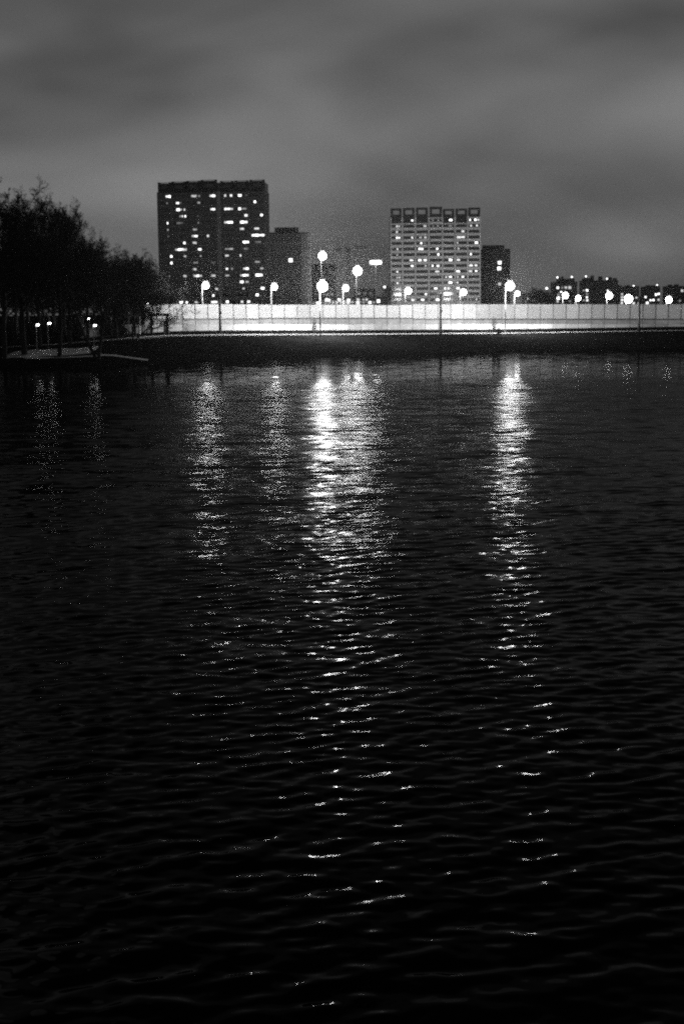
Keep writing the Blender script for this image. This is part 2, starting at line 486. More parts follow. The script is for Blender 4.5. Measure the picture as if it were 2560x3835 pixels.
for i in range(len(edges) - 1):
    a_, b_ = edges[i], edges[i + 1]; mid = 0.5 * (a_ + b_)
    A = along(a_ + 0.9, 1230, OFF_W); B = along(b_ - 0.9, 1230, OFF_W)
    zt = at(mid, 1214.5 - (mid - 1280) * 0.0012, A.y).z + random.uniform(-0.03, 0.03)
    zb = ground_z(A.x, A.y) - 0.2
    rel(quadbox(A, B, zb, zt, zb, zt, 0.30), wl0).build('block', M_WALL, wl)
    Pp = along(a_, 1230, OFF_W)
    MB().box(-0.035, 0.035, -0.13, 0.12, zb - wl0.z, zt - 0.03 - wl0.z + 0.0).build('joint', M_RAIL, wl, (Pp.x - wl0.x, Pp.y - wl0.y, 0))

# ------------------------------------------------------------------ lamps
def bulb(parent, loc, r, inten):
    """the light of one lamp; inten in watts per steradian"""
    d = bpy.data.lights.new('bulb', 'POINT'); d.energy = inten * 4 * math.pi; d.shadow_soft_size = r; d.use_soft_falloff = False
    o = bpy.data.objects.new('bulb', d); COL.objects.link(o); o.parent = parent; o.location = loc
    return o
M_DIFF = glow('lamp_diffuser', 12.0, sample=False)
def street_lamp(px_l, py_l, Y, r, inten, label, side=1, arm=0.7, pole_m=None, group='lit street lamps', base_z=None, polr=0.10):
    Lp = at(px_l, py_l, Y)
    bx = Lp.x - side * arm
    bz = ground_z(max(-150, min(150, bx)), Y) if base_z is None else base_z
    t = empty('street_lamp', (bx, Y, bz)); tag(t, label, 'street lamp', group)
    H = Lp.z - bz
    MB().tube([(0, 0, 0), (0, 0, 0.5 * H), (0, 0, H - 0.25)], [polr * 1.25, polr, polr * 0.75], 8).build('pole', pole_m or M_POLE, t, smooth=True)
    MB().tube([(0, 0, H - 0.25), (side * arm * 0.25, 0, H + r * 0.6), (side * arm * 0.8, 0, H + r + 0.12)], polr * 0.55, 6).build('arm', M_POST, t)
    MB().prism([(side * arm - 0.45, -0.2), (side * arm + 0.45, -0.2), (side * arm + 0.45, 0.2), (side * arm - 0.45, 0.2)], H + r * 1.08, H + r * 1.08 + 0.16).build('lamp_head', M_POST, t)
    MB().ball((side * arm, 0, H), r * 0.96, 6, 12).build('diffuser', M_DIFF, t, smooth=True)  # globe made oversized to carry the lamp's bloom in its shape
    bulb(t, (side * arm, 0, H), r, inten)
    return t
street_lamp(1207, 1072, 239.0, 0.9, 2700.0, 'brightest lit lamp on a white pole before the barrier, directly beneath a higher lamp', 1, 0.45)
street_lamp(1909, 1071, 263.0, 0.82, 2400.0, 'lit lamp on a white pole before the barrier near the short block', 1, 0.85)
street_lamp(770, 1069, 262.0, 0.62, 900.0, 'lit street lamp in front of the taller tower behind the barrier', 1, 0.65)
street_lamp(1027, 1074, 266.0, 0.6, 850.0, 'lit street lamp between the taller tower and its lower grey neighbour', 1, 0.6)
street_lamp(1294, 1079, 272.0, 0.58, 850.0, 'small lit street lamp just right of the brightest lamp, below the dark tower', 1, 0.5)
street_lamp(1528, 1089, 640.0, 1.45, 2600.0, 'lit street lamp before the left part of the pale tower', 1, 1.4, polr=0.2)
street_lamp(1734, 1094, 650.0, 1.45, 2300.0, 'lit street lamp before the right part of the pale tower', 1, 1.4, polr=0.2)
street_lamp(1937, 1099, 305.0, 0.5, 500.0, 'smaller lamp just right of the lit lamp beside the short block', 1, 0.7)
street_lamp(2116, 1106, 430.0, 0.9, 480.0, 'lit lamp before the far apartment block, first of the row right of the towers', 1, 0.8)
street_lamp(2164, 1116, 440.0, 0.8, 380.0, 'lit lamp low before the gap between two far apartment blocks', 1, 0.8)
street_lamp(2280, 1107, 430.0, 1.0, 520.0, 'lit lamp before the widest far apartment block', 1, 0.7)
street_lamp(2352, 1119, 430.0, 1.25, 650.0, 'large lit lamp at the right end of the widest far block', 1, 0.7)
street_lamp(2503, 1122, 440.0, 1.0, 480.0, 'rightmost lit street lamp near the edge of the picture', 1, 0.7)
street_lamp(1207, 958, 330.0, 0.95, 2200.0, 'high lit lamp on a tall mast beside the grey lower block', 1, 0.3, polr=0.05, pole_m=M_POST)
street_lamp(1338, 1014, 335.0, 1.05, 2700.0, 'large high lamp on a tall mast between the two tower pairs', 1, 0.3, polr=0.05, pole_m=M_POST)
# wide floodlight on its mast
Lp = at(1406, 982, 360.0); gz_ = ground_z(Lp.x, 360.0)
t = empty('floodlight', (Lp.x, 360.0, gz_)); tag(t, 'wide bar-shaped floodlight on a mast beside the pale tower', 'floodlight')
H = Lp.z - gz_
MB().tube([(0, 0.3, 0), (0, 0.3, H + 0.3)], [0.14, 0.09], 8).build('pole', M_POST, t)
MB().box(-1.55, 1.55, 0.0, 0.25, H - 0.5, H + 0.5).build('housing', M_POST, t)
fl = MB(); fl.ball((0, -0.02, H), (1.40, 0.18, 0.44), 6, 10); fl.build('diffuser', M_DIFF, t, smooth=True)
bulb(t, (-0.6, -0.75, H), 0.45, 160.0); bulb(t, (0.6, -0.75, H), 0.45, 160.0)

# park lamps with small crook heads
def park_lamp(px_l, py_l, basepy, strength, label, r=0.17, Y=None):
    bp_ = hit(px_l - 8, basepy) if Y is None else None
    if Y is None: Y = bp_.y
    Lp = at(px_l, py_l, Y); bx = at(px_l - 7, py_l, Y).x
    bz = ground_z(bx, Y)
    t = empty('park_lamp', (bx, Y, bz)); tag(t, label, 'park lamp', 'lamps in the park on the left')
    H = Lp.z - bz; dx = Lp.x - bx
    MB().tube([(0, 0, 0), (0, 0, H - 0.1), (dx * 0.2, 0, H + 0.12), (dx * 0.7, 0, H + 0.2)], [0.07, 0.05, 0.045, 0.04], 6).build('pole', M_POLE, t, smooth=True)
    MB().ball((dx, 0, H + 0.14), (0.34, 0.16, 0.10), 4, 8).build('lamp_head', M_POST, t)
    MB().ball((dx, 0, H), (r * 1.4, r, r * 0.75), 4, 8).build('diffuser', glow('park_diffuser', 9.0, sample=False), t, smooth=True)
    bulb(t, (dx, 0, H - 0.05), r * 1.45, strength)
park_lamp(142, 1216, 1318, 1.1, 'park lamp under the biggest trees, leftmost of the lit park lamps')
park_lamp(185, 1210, 1306, 0.6, 'park lamp beside the leftmost one under the trees')
park_lamp(333, 1193, 1285, 0.5, 'higher park lamp above the many-stemmed tree')
park_lamp(356, 1218, 1300, 0.9, 'lower park lamp beside the many-stemmed tree')
park_lamp(420, 1078, 1200, 60.0, 'tall far lamp glowing through the tree crowns', 0.26, Y=330.0)
park_lamp(553, 1137, 1200, 60.0, 'far lamp seen above the gateway through branches', 0.2, Y=300.0)
park_lamp(186, 1057, 1200, 30.0, 'faint far lamp deep behind the tallest trees', 0.2, Y=330.0)

# unlit dark posts along the path
def dark_post(px_, toppy, basepy, label):
    p = hit(px_, basepy); top = at(px_, toppy, p.y); H = top.z - p.z
    t = empty('dark_post', p); tag(t, label, 'post', 'unlit dark posts along the path')
    MB().tube([(0, 0, -0.1), (0, 0, H * 0.3), (0, 0, H)], [0.24, 0.21, 0.17], 8).build('pole', M_POST, t, smooth=True)
    MB().box(-0.42, 0.12, -0.12, 0.12, H - 0.02, H + 0.10).build('lamp_head', M_POST, t)
    MB().box(0.12, 0.26, -0.12, 0.14, H * 0.55, H * 0.62).build('switch_box', M_POST, t)
dark_post(825, 1113, 1252, 'dark unlit post before the barrier below the taller tower')
dark_post(1649, 1103, 1250, 'dark unlit post before the barrier below the pale tower')
dark_post(2391, 1112, 1243, 'dark unlit post nearest the right edge of the picture')

# gateway at the left end of the path
p0 = hit(628, 1251); Yg = p0.y
pl = at(566, 1180, Yg); pt = at(628, 1178, Yg)
t = empty('gateway', p0); tag(t, 'dark goalpost-shaped gateway at the left end of the path', 'gateway')
Hh = pt.z - p0.z
MB().box(-0.22, 0.22, -0.25, 0.25, -0.2, Hh - 0.24).build('upright', M_POST, t)
MB().box(pl.x - p0.x - 0.22, pl.x - p0.x + 0.22, -0.25, 0.25, -0.3, Hh - 0.24).build('upright', M_POST, t)
MB().box(pl.x - p0.x - 0.4, 0.3, -0.28, 0.28, Hh - 0.23, Hh + 0.2).build('lintel', M_POST, t)
MB().box(-0.62, -0.24, -0.2, 0.2, -0.1, Hh - 0.9).build('lit_side', M_PANEL, t)  # pale box added to paint the upright's lit side
p1 = hit(523, 1256)
t = empty('white_post', p1); tag(t, 'short white post beside the path left of the gateway', 'post')
hh = at(523, 1188, p1.y).z - p1.z
MB().tube([(0, 0, -0.1), (0, 0, hh)], 0.13, 8).build('pole', M_PANEL, t)
MB().ball((0, 0, hh + 0.1), (0.2, 0.2, 0.14), 4, 8).build('cap', M_PANEL, t)

# ------------------------------------------------------------------ trees
def grow(seed, height, spread, stems=1, trunk_r=0.28, lean=0.0, levels=5, dens=1.0, first=0.22):
    rnd = random.Random(seed)
    tr, cr = MB(), MB()
    cols = {}
    def rv(): return Vector((rnd.gauss(0, 1), rnd.gauss(0, 1), rnd.gauss(0, 1)))
    def branch(p, d, ln, r, lev):
        nseg = (7, 5, 4, 3, 2, 1)[lev]
        pts = [p]; rad = [r]; dd = d.normalized()
        for i in range(nseg):
            dd = (dd + rv() * (0.07, 0.13, 0.17, 0.2, 0.22, 0.25)[lev] + Vector((0, 0, (0.04, 0.07, 0.06, 0.04, 0.0, -0.03)[lev]))).normalized()
            pts.append(pts[-1] + dd * ln / nseg); rad.append(r * (1 - 0.72 * (i + 1) / nseg))
        (tr if lev < 2 else cr).tube(pts, rad, (8, 5, 4, 3, 3, 3)[lev], cap=False)
        if lev >= levels: return
        nch = int(round((13, 8, 6, 5, 4)[lev] * dens))
        t0 = (first, 0.22, 0.2, 0.15, 0.1)[lev]
        for c in range(nch):
            t = t0 + (1 - t0) * ((c + rnd.random()) / nch)
            fi = min(t * nseg, nseg - 0.001); i = int(fi); q = pts[i].lerp(pts[i + 1], fi - i)
            ax = (pts[i + 1] - pts[i]).normalized()
            side = rv(); side = (side - ax * side.dot(ax)).normalized()
            a = math.radians(rnd.uniform(28, 62) if lev else rnd.uniform(32, 68) * (1.1 - 0.45 * t))
            nd = ax * math.cos(a) + side * math.sin(a)
            if lev == 0: l2 = spread * (1.15 - 0.75 * abs(t - 0.45)) * rnd.uniform(0.75, 1.15)
            else: l2 = ln * rnd.uniform(0.36, 0.62) * (1.15 - 0.5 * t)
            r2 = max(0.017, min(rad[i] * 0.65, l2 * 0.020 + 0.010))
            branch(q, nd, l2, r2, lev + 1)
    for s_ in range(stems):
        a = 2 * math.pi * s_ / stems + rnd.random()
        tilt = 0.0 if stems == 1 else rnd.uniform(0.25, 0.5)
        d = Vector((math.cos(a) * tilt + lean, math.sin(a) * tilt, 1))
        branch(Vector((0.15 * math.cos(a) * (stems > 1), 0.15 * math.sin(a) * (stems > 1), -0.3)), d, height * rnd.uniform(0.86, 1.0) * (0.93 if stems > 1 else 0.9), trunk_r, 0)
    return tr.mesh('trunk', M_BARK, True), cr.mesh('crown', M_BARK)
KINDS_T = {
    'tall': grow(11, 20.0, 6.0, 1, 0.34, first=0.3, dens=1.12),
    'broad': grow(23, 17.0, 7.5, 1, 0.36, first=0.25, dens=1.12),
    'many': grow(35, 13.0, 5.0, 3, 0.26, dens=0.86, first=0.25),
    'small': grow(47, 9.0, 4.3, 1, 0.17, first=0.25, dens=1.05),
    'arched': grow(59, 7.5, 5.2, 2, 0.15, lean=0.35, dens=0.9, first=0.15),
}
HT = {'tall': 20.0, 'broad': 17.0, 'many': 13.0, 'small': 9.0, 'arched': 7.5}
def tree(kind, px_, basepy, toppy, rz, label, Y=None, wide=1.0, group='bare trees in the park on the left'):
    p = hit(px_, basepy) if Y is None else at(px_, 1200, Y)
    if Y is not None: p.z = ground_z(max(-150, min(150, p.x)), Y)
    top = at(px_, toppy, p.y); s_ = (top.z - p.z) / HT[kind]
    t = empty('bare_tree', p, rz); t.scale = (s_ * wide, s_ * wide, s_); tag(t, label, 'tree', group)
    tr, cr = KINDS_T[kind]
    link('trunk', tr, t); link('crown', cr, t)
tree('tall', 222, 1338, 790, 0.4, 'tallest bare tree with a straight trunk at the water side of the park')
tree('tall', 18, 1345, 775, 2.0, 'tall bare tree cut by the left picture edge')
tree('broad', 92, 1328, 800, 4.1, 'broad bare tree between the tallest tree and the left edge', wide=1.05)
tree('broad', 262, 1292, 845, 1.2, 'bare tree right behind the tallest tree', wide=0.9)
tree('tall', 150, 1296, 800, 5.2, 'bare tree deep behind the leftmost park lamps')
tree('broad', -80, 1345, 790, 3.3, 'bare tree mostly outside the left picture edge')
tree('many', 366, 1342, 965, 0.9, 'many-stemmed bare tree standing on the shore', wide=0.9)
tree('broad', 330, 1285, 945, 2.6, 'bare tree behind the many-stemmed one')
tree('small', 440, 1270, 982, 0.3, 'slender bare tree with a rounded crown just left of the gateway trees', wide=1.3)
tree('broad', 505, 1262, 1000, 5.6, 'dark-trunked bare tree next to the white post', wide=1.15)
tree('small', 575, 1250, 1010, 2.2, 'small bare tree behind the gateway before the taller tower', wide=1.2, Y=262.0)
tree('arched', 500, 1268, 1120, 5.9, 'low leaning tree with arching branches over the gateway', wide=1.35)
tree('broad', 400, 1262, 1000, 3.9, 'bare tree in the row behind the slender one', Y=275.0)
tree('tall', 60, 1280, 850, 1.9, 'far bare tree filling the gap beside the left edge', Y=262.0, wide=1.2)
tree('broad', 200, 1280, 900, 0.2, 'far bare tree in the row behind the park lamps', Y=270.0, wide=1.2)
tree('broad', 300, 1280, 960, 5.0, 'far bare tree behind the higher park lamp', Y=280.0, wide=1.2)
tree('small', 620, 1250, 1060, 4.0, 'thin bare tree at the foot of the taller tower', Y=268.0)
tree('broad', 480, 1250, 1020, 0.6, 'far bare tree behind the leaning tree', Y=300.0, wide=1.2)
tree('tall', 110, 1300, 815, 3.0, 'tall bare tree standing behind the two leftmost park lamps', Y=232.0, wide=1.15)
tree('broad', 240, 1290, 850, 2.9, 'bare tree tucked behind the tallest tree and its neighbour', Y=240.0, wide=1.1)
tree('tall', 10, 1300, 800, 0.9, 'second tall bare tree at the left picture edge', Y=235.0, wide=1.2)
tree('broad', 350, 1270, 950, 1.5, 'bare tree in the second row behind the many-stemmed tree', Y=246.0, wide=1.15)
tree('broad', 460, 1262, 1000, 2.3, 'bare tree in the second row above the white post', Y=250.0, wide=1.1)
tree('broad', 550, 1255, 1005, 4.6, 'bare tree in the second row left of the taller tower', Y=256.0, wide=1.0)
for i, (px_, tp, lab) in enumerate(((15, 1040, 'low bare tree filling the gap under the trees at the left edge'), (85, 1060, 'low bare tree behind the leftmost park lamp'), (155, 1050, 'low bare tree behind the second park lamp'),
        (235, 1062, 'low bare tree behind the trunk of the tallest tree'), (310, 1070, 'low bare tree behind the higher park lamp'), (395, 1075, 'low bare tree right of the many-stemmed tree'))):
    tree('small', px_, 1250, tp, i * 2.1, lab, Y=262.0 + 4 * i, wide=1.7)
# far trees on the right
for i, (px_, tp, wd, lab) in enumerate(((1985, 1092, 1.6, 'dark far tree right of the short block'), (2022, 1088, 1.7, 'far tree before the low end of the apartment row'),
                                       (2052, 1097, 1.6, 'low far tree beside the first apartment block'), (1448, 1072, 1.1, 'small dark tree left of the pale tower foot'))):
    tree('small', px_, 1150, tp, i * 1.7, lab, Y=560.0 + 25 * i, wide=wd, group='far trees behind the barrier')

# shrubs before the barrier: many thin upright stems
def shrub(px_, toppy, basepy, wpx, label, seed, cat='shrub'):
    p = hit(px_, basepy); H = at(px_, toppy, p.y).z - p.z; wd = wpx / ppm(p.y)
    rnd = random.Random(seed); st = MB(); lf = MB()
    for k in range(26 if wpx < 40 else 60):
        a = rnd.uniform(0, 6.283); r1 = rnd.uniform(0, wd * 0.5); hgt = H * rnd.uniform(0.55, 1.0)
        b0 = Vector((0.1 * math.cos(a), 0.1 * math.sin(a), -0.05))
        m1 = Vector((r1 * math.cos(a), r1 * math.sin(a), hgt * 0.45)); t1 = Vector((r1 * 0.7 * math.cos(a + 0.3), r1 * 0.7 * math.sin(a + 0.3), hgt))
        st.tube([b0, m1, t1], [0.02, 0.014, 0.006], 3, cap=False)
        for q in range(22 if wpx < 40 else 40):
            f = rnd.uniform(0.15, 1.0); c = (b0.lerp(m1, f * 2) if f < 0.5 else m1.lerp(t1, f * 2 - 1)) + Vector((rnd.gauss(0, 0.07), rnd.gauss(0, 0.07), rnd.gauss(0, 0.07)))
            i0 = len(lf.v); e1 = Vector((rnd.gauss(0, 0.07), rnd.gauss(0, 0.07), rnd.gauss(0, 0.07))) * (1 if wpx < 40 else 2.2); e2 = Vector((rnd.gauss(0, 0.07), rnd.gauss(0, 0.07), rnd.gauss(0, 0.07)))
            lf.v += [tuple(c), tuple(c + e1), tuple(c + e2)]; lf.f.append((i0, i0 + 1, i0 + 2))
    t = empty('shrub', p); tag(t, label, cat, 'shrubs before the low wall')
    st.build('stem', M_BARK, t); lf.build('foliage', M_BARK, t)
shrub(1176, 1172, 1249, 22, 'tall narrow dark shrub before the wall beside the brightest lamp', 5)
shrub(1865, 1222, 1252, 22, 'small dark bush on the path edge beside the right white pole', 6)
shrub(1848, 1180, 1238, 26, 'added narrow dark shrub in place of the blurred shadow left of the right white pole', 8)  # stems added to draw a blurred shadow on the barrier

for i, (px_, tp, bp2, lab) in enumerate(((-20, 1200, 1292, 'dark bush at the left picture edge under the trees'), (45, 1190, 1290, 'dark bush left of the leftmost park lamp'),
        (110, 1205, 1287, 'dark bush just behind the leftmost park lamp'), (165, 1196, 1284, 'dark bush between the two leftmost park lamps'), (225, 1188, 1280, 'dark bush behind the trunk of the tallest tree'),
        (285, 1203, 1277, 'dark bush left of the higher park lamp'), (400, 1200, 1270, 'dark bush right of the many-stemmed tree'), (455, 1208, 1266, 'dark low bush under the slender tree'))):
    shrub(px_, tp, bp2, 74, lab, 20 + i, 'bush')
# ------------------------------------------------------------------ the two towers
def tower(name, label, crop, Yl, Yr, edges_x, roof_y, row0, pitch, nrows, bays, lit, m_wall, m_par, crown_open, joint=None, depth=15.0):
    ox, oy, s = crop
    def spx(c): return ox + c / s
    def spy(c): return oy + c / s
    yref = row0 + pitch * nrows * 0.5
    A = at(spx(edges_x[0]), spy(yref), Yl); B = at(spx(edges_x[1]), spy(yref), Yr)
    Ym = 0.5 * (Yl + Yr)
    zof = lambda c: at(spx(0.5 * (edges_x[0] + edges_x[1])), spy(c), Ym).z
    rz = math.atan2(B.y - A.y, B.x - A.x); W = math.hypot(B.x - A.x, B.y - A.y)
    k = W / (edges_x[1] - edges_x[0])               # metres for one crop pixel
    lx = lambda c: (c - edges_x[0]) * k
    zb = 5.6
    t = empty(name, (A.x, A.y, zb), rz); tag(t, label, 'tower block')
    Z = lambda c: zof(c) - zb
    ztop = Z(roof_y); dz = (Z(row0) - Z(row0 + pitch * (nrows - 1))) / (nrows - 1)
    zrow = [Z(row0) - dz * i for i in range(nrows)]
    zbody = zrow[0] + dz * 0.62
    MB().box(0, W, 0.9, depth, -1.0, zbody).build('wall', m_wall, t)
    # ribs between the bays
    ribs = [0.0] + [0.5 * (lx(bays[i][1]) + lx(bays[i + 1][0])) for i in range(len(bays) - 1)] + [W]
    for i, rx in enumerate(ribs):
        hw = 0.28 if i in (0, len(ribs) - 1) else 0.32
        if joint is not None and i == joint: hw = 0.8
        x0 = rx if i == 0 else rx - hw; x1 = rx if i == len(ribs) - 1 else rx + hw
        if i == 0: x1 = 2 * hw
        if i == len(ribs) - 1: x0 = W - 2 * hw
        MB().box(x0, x1, -0.25, 0.9, -1.0, zbody).build('rib', M_JOINT if (joint is not None and i == joint) else m_par, t)
    # each bay of each storey: parapet, window, lit panes
    wh = dz * 0.52; ph_ = dz * 0.34
    cells = {}
    for bi, (b0, b1) in enumerate(bays):
        x0, x1 = lx(b0) + 0.05, lx(b1) - 0.05
        wme = MB(); wme.box(x0, x1, 0.62, 0.88, -wh / 2, wh / 2)
        wmesh = wme.mesh('window', M_GLASS)
        fme = MB(); nm = max(3, int(round((x1 - x0) / 1.25)))
        fme.box(x0, x1, 0.50, 0.61, -wh / 2 - 0.02, -wh / 2 + 0.05)
        for q in range(nm + 1):
            xq = x0 + (x1 - x0) * q / nm; fme.box(max(x0, xq - 0.04), min(x1, xq + 0.04), 0.52, 0.61, -wh / 2, wh / 2)
        fmesh = fme.mesh('window_frame', M_FRAME)
        pme = MB(); pme.box(x0 - 0.02, x1 + 0.02, -0.12 + 0.12 * (bi % 2), 0.60, -dz * 0.5 + 0.02, -wh / 2 - 0.03)
        pme.box(x0 - 0.02, x1 + 0.02, 0.1, 0.88, wh / 2 + 0.02, dz * 0.5 - 0.01)
        pmesh = pme.mesh('parapet', m_par); pdark = pme.mesh('parapet', M_CROWN)
        for ri in range(nrows):
            wo = link('window', wmesh, t, (0, 0, zrow[ri])); cells[(bi, ri)] = (wo, x0, x1)
            link('window_frame', fmesh, wo)
            link('parapet', pdark if crown_open and ri == 0 and bi not in (3, 6) else pmesh, t, (0, 0, zrow[ri]))
    for (cx_, cy_c, cw, lv) in lit:
        ri = min(range(nrows), key=lambda i: abs(zrow[i] - Z(cy_c)))
        # straight verticals in the picture converge downwards: bring x to the reference height
        cx2 = cx_ - TILT * (cy_c - yref)
        bi = min(range(len(bays)), key=lambda i: abs(0.5 * (bays[i][0] + bays[i][1]) - cx2))
        wo, x0, x1 = cells[(bi, ri)]
        xa = max(x0 + 0.05, lx(cx2 - cw * 0.46)); xb = min(x1 - 0.05, lx(cx2 + cw * 0.46))
        if xb - xa < 0.5: xm = 0.5 * (xa + xb); xm = min(max(xm, x0 + 0.35), x1 - 0.35); xa, xb = xm - 0.28, xm + 0.28
        npn = max(1, int(round((xb - xa) / 1.3)))
        for q in range(npn):
            qa = xa + (xb - xa) * q / npn + 0.03; qb = xa + (xb - xa) * (q + 1) / npn - 0.03
            mm = random.choice(ROOMS[lv])
            hz = ph_ * (random.uniform(0.78, 1.0) if lv == 2 else random.uniform(0.6, 0.85))
            MB().box(qa, qb, 0.44, 0.50, -hz / 2, hz / 2).build('pane', mm, wo)
    # roof crown: open frames above every bay
    zc0 = zbody + 0.02
    if crown_open:
        MB().box(0.0, W, 6.0, depth, zc0, zc0 + (ztop - zc0) * 0.14).build('penthouse', m_wall, t)
    else:
        MB().box(0.3, W - 0.3, 2.2, depth, zc0, ztop - 0.75).build('penthouse', m_par, t)
    for bi, (b0, b1) in enumerate(bays):
        x0, x1 = lx(b0) - 0.12, lx(b1) + 0.12
        zt = ztop + crown_open_off[name][bi]
        fr = MB(); h1 = (zt - zc0)
        jw = 1.1 if crown_open else 1.0
        lo, hi = (0.28, 0.76) if crown_open else (0.30, 0.72)
        fr.box(x0, x0 + jw, -0.1, 1.4, zc0, zt); fr.box(x1 - jw, x1, -0.1, 1.4, zc0, zt)
        fr.box(x0 + jw, x1 - jw, -0.1, 1.4, zc0, zc0 + h1 * lo)
        fr.box(x0 + jw, x1 - jw, -0.1, 1.4, zc0 + h1 * hi, zt if crown_open else zt - 0.42)
        if not crown_open: fr.box(x0 + jw, x1 - jw, 0.2, 1.1, zt - 0.12, zt)
        fr.build('roof_frame', M_CROWN, t)
    return t
M_CROWN = mat('dark_crown_concrete', 0.022, 0.9, 0.2, 0.3)
M_JOINT = mat('joint_concrete', 0.30, 0.9, 0.2, 0.3)
M_T1 = mat('dark_tower_concrete', 0.03, 0.9, 0.25, 0.25); M_T1P = mat('dark_tower_parapet', 0.15, 0.9, 0.3, 0.3)
M_T2 = mat('pale_tower_concrete', 0.2, 0.9, 0.2, 0.25); M_T2P = mat('pale_tower_parapet', 0.52, 0.9, 0.2, 0.3)
crown_open_off = {'tower_block': [0] * 7}
TILT = 0.026
lit1 = [(160,222,45,2),(380,210,50,2),(425,210,18,1),(540,205,55,2),(650,218,20,2),(700,220,22,2),(775,218,30,2),(832,215,20,0),
 (150,275,12,1),(240,272,30,2),(268,275,20,0),(422,268,25,1),(905,272,18,2),
 (245,332,30,2),(272,332,20,1),(300,332,12,2),(543,322,45,2),(680,337,80,2),(775,332,25,2),(815,332,40,1),
 (265,388,15,1),(283,390,10,2),(307,388,14,2),(415,385,10,0),(830,390,30,2),(962,388,22,2),
 (155,456,12,2),(420,445,14,1),(680,450,80,2),(812,450,70,2),(260,447,60,0),
 (157,507,10,1),(390,503,40,1),(795,507,40,2),(922,503,45,2),
 (160,562,10,0),(388,558,55,2),(503,555,20,2),(937,558,125,2),
 (300,620,20,2),(388,618,40,2),(830,622,55,2),(935,622,60,0),
 (270,677,110,2),(432,672,32,2),(685,680,75,1),(830,675,40,0),
 (187,740,22,2),(305,740,22,2),(440,735,15,1),(668,738,35,2),(785,735,14,2),
 (187,797,18,2),(397,790,45,1),(930,790,45,1),(550,790,50,0),
 (390,850,32,2),(668,850,22,2),(712,850,20,1),(832,850,50,2),(968,845,30,1),
 (170,912,12,1),(305,907,30,2),(415,903,80,2),(550,903,42,2),(672,907,35,1),(820,906,80,2),(945,903,65,2),
 (797,963,30,2),(843,962,30,1),(580,993,25,2),(310,1020,30,0),(265,1020,20,0),(812,1015,25,1),(977,1016,32,2),
 (550,1075,20,2),(930,1070,25,2),
 (272,1135,30,2),(320,1133,18,2),(403,1130,30,2),(560,1130,60,2),(673,1132,25,2),(800,1130,22,2),(857,1128,25,2)]
crown_open_off['tower_block'] = [-0.5, -0.2, 0.0, 0.3, -0.3, -0.2, 0.0]
tower('tower_block', 'taller dark tower block with scattered lit windows beside the bare trees', (560, 640, 2.306), 602.0, 599.0, (78, 1004), 80, 212, 57.4, 18,
      [(90, 200), (208, 325), (335, 450), (460, 592), (625, 735), (748, 862), (876, 1000)], lit1, M_T1, M_T1P, False, joint=4)
lit2 = [(355,248,24,2),(577,238,12,0),(637,238,14,1),(770,250,34,2),(980,240,12,2),(1037,240,22,2),(1068,243,24,2),
 (188,318,22,2),(213,318,12,2),(493,305,34,2),(583,305,14,0),(630,298,25,0),(990,305,22,2),(1055,308,20,2),(765,310,40,0),
 (188,380,24,2),(903,370,36,2),(190,440,20,2),(215,443,14,2),(355,433,22,2),(445,432,30,1),(497,428,30,2),(857,435,40,2),(903,434,50,2),
 (452,488,22,2),(490,495,20,0),(847,495,16,2),(1052,490,32,2),(195,566,18,2),(450,550,55,2),(627,550,22,2),(858,556,20,2),
 (193,628,20,1),(640,605,22,2),(993,610,16,2),(350,682,42,2),(440,680,35,2),(497,680,35,2),(773,682,34,2),(858,682,36,2),
 (358,743,30,2),(503,738,20,2),(578,745,16,2),(637,737,36,2),(995,740,40,2),(1050,738,32,2),
 (195,812,20,2),(630,798,50,2),(857,803,38,2),(990,800,40,2),(1053,797,28,2),
 (195,870,20,1),(220,877,15,2),(727,867,15,2),(773,867,36,2),(855,862,25,1),(908,860,30,2),
 (197,937,18,2),(218,937,12,0),(773,930,38,2),(852,920,20,2),
 (195,995,12,0),(615,960,36,2),(717,993,14,2),(757,990,30,2),(858,990,36,2),
 (200,1060,24,2),(508,1050,24,2),(370,1113,45,2),(473,1115,36,2),(635,1110,44,2),(1060,1105,14,2),(1005,1112,16,0)]
TILT = 0.010
crown_open_off['pale_tower_block'] = [-0.1, 0.1, 0.2, 0.5, -0.6, -0.5, -0.1]
tower('pale_tower_block', 'paler tower block with open square roof frames and many lit windows', (1420, 740, 2.904), 700.0, 700.0, (120, 1100), 108, 243, 61.8, 16,
      [(128, 240), (262, 382), (403, 525), (550, 678), (695, 810), (832, 950), (968, 1090)], lit2, M_T2, M_T2P, True)

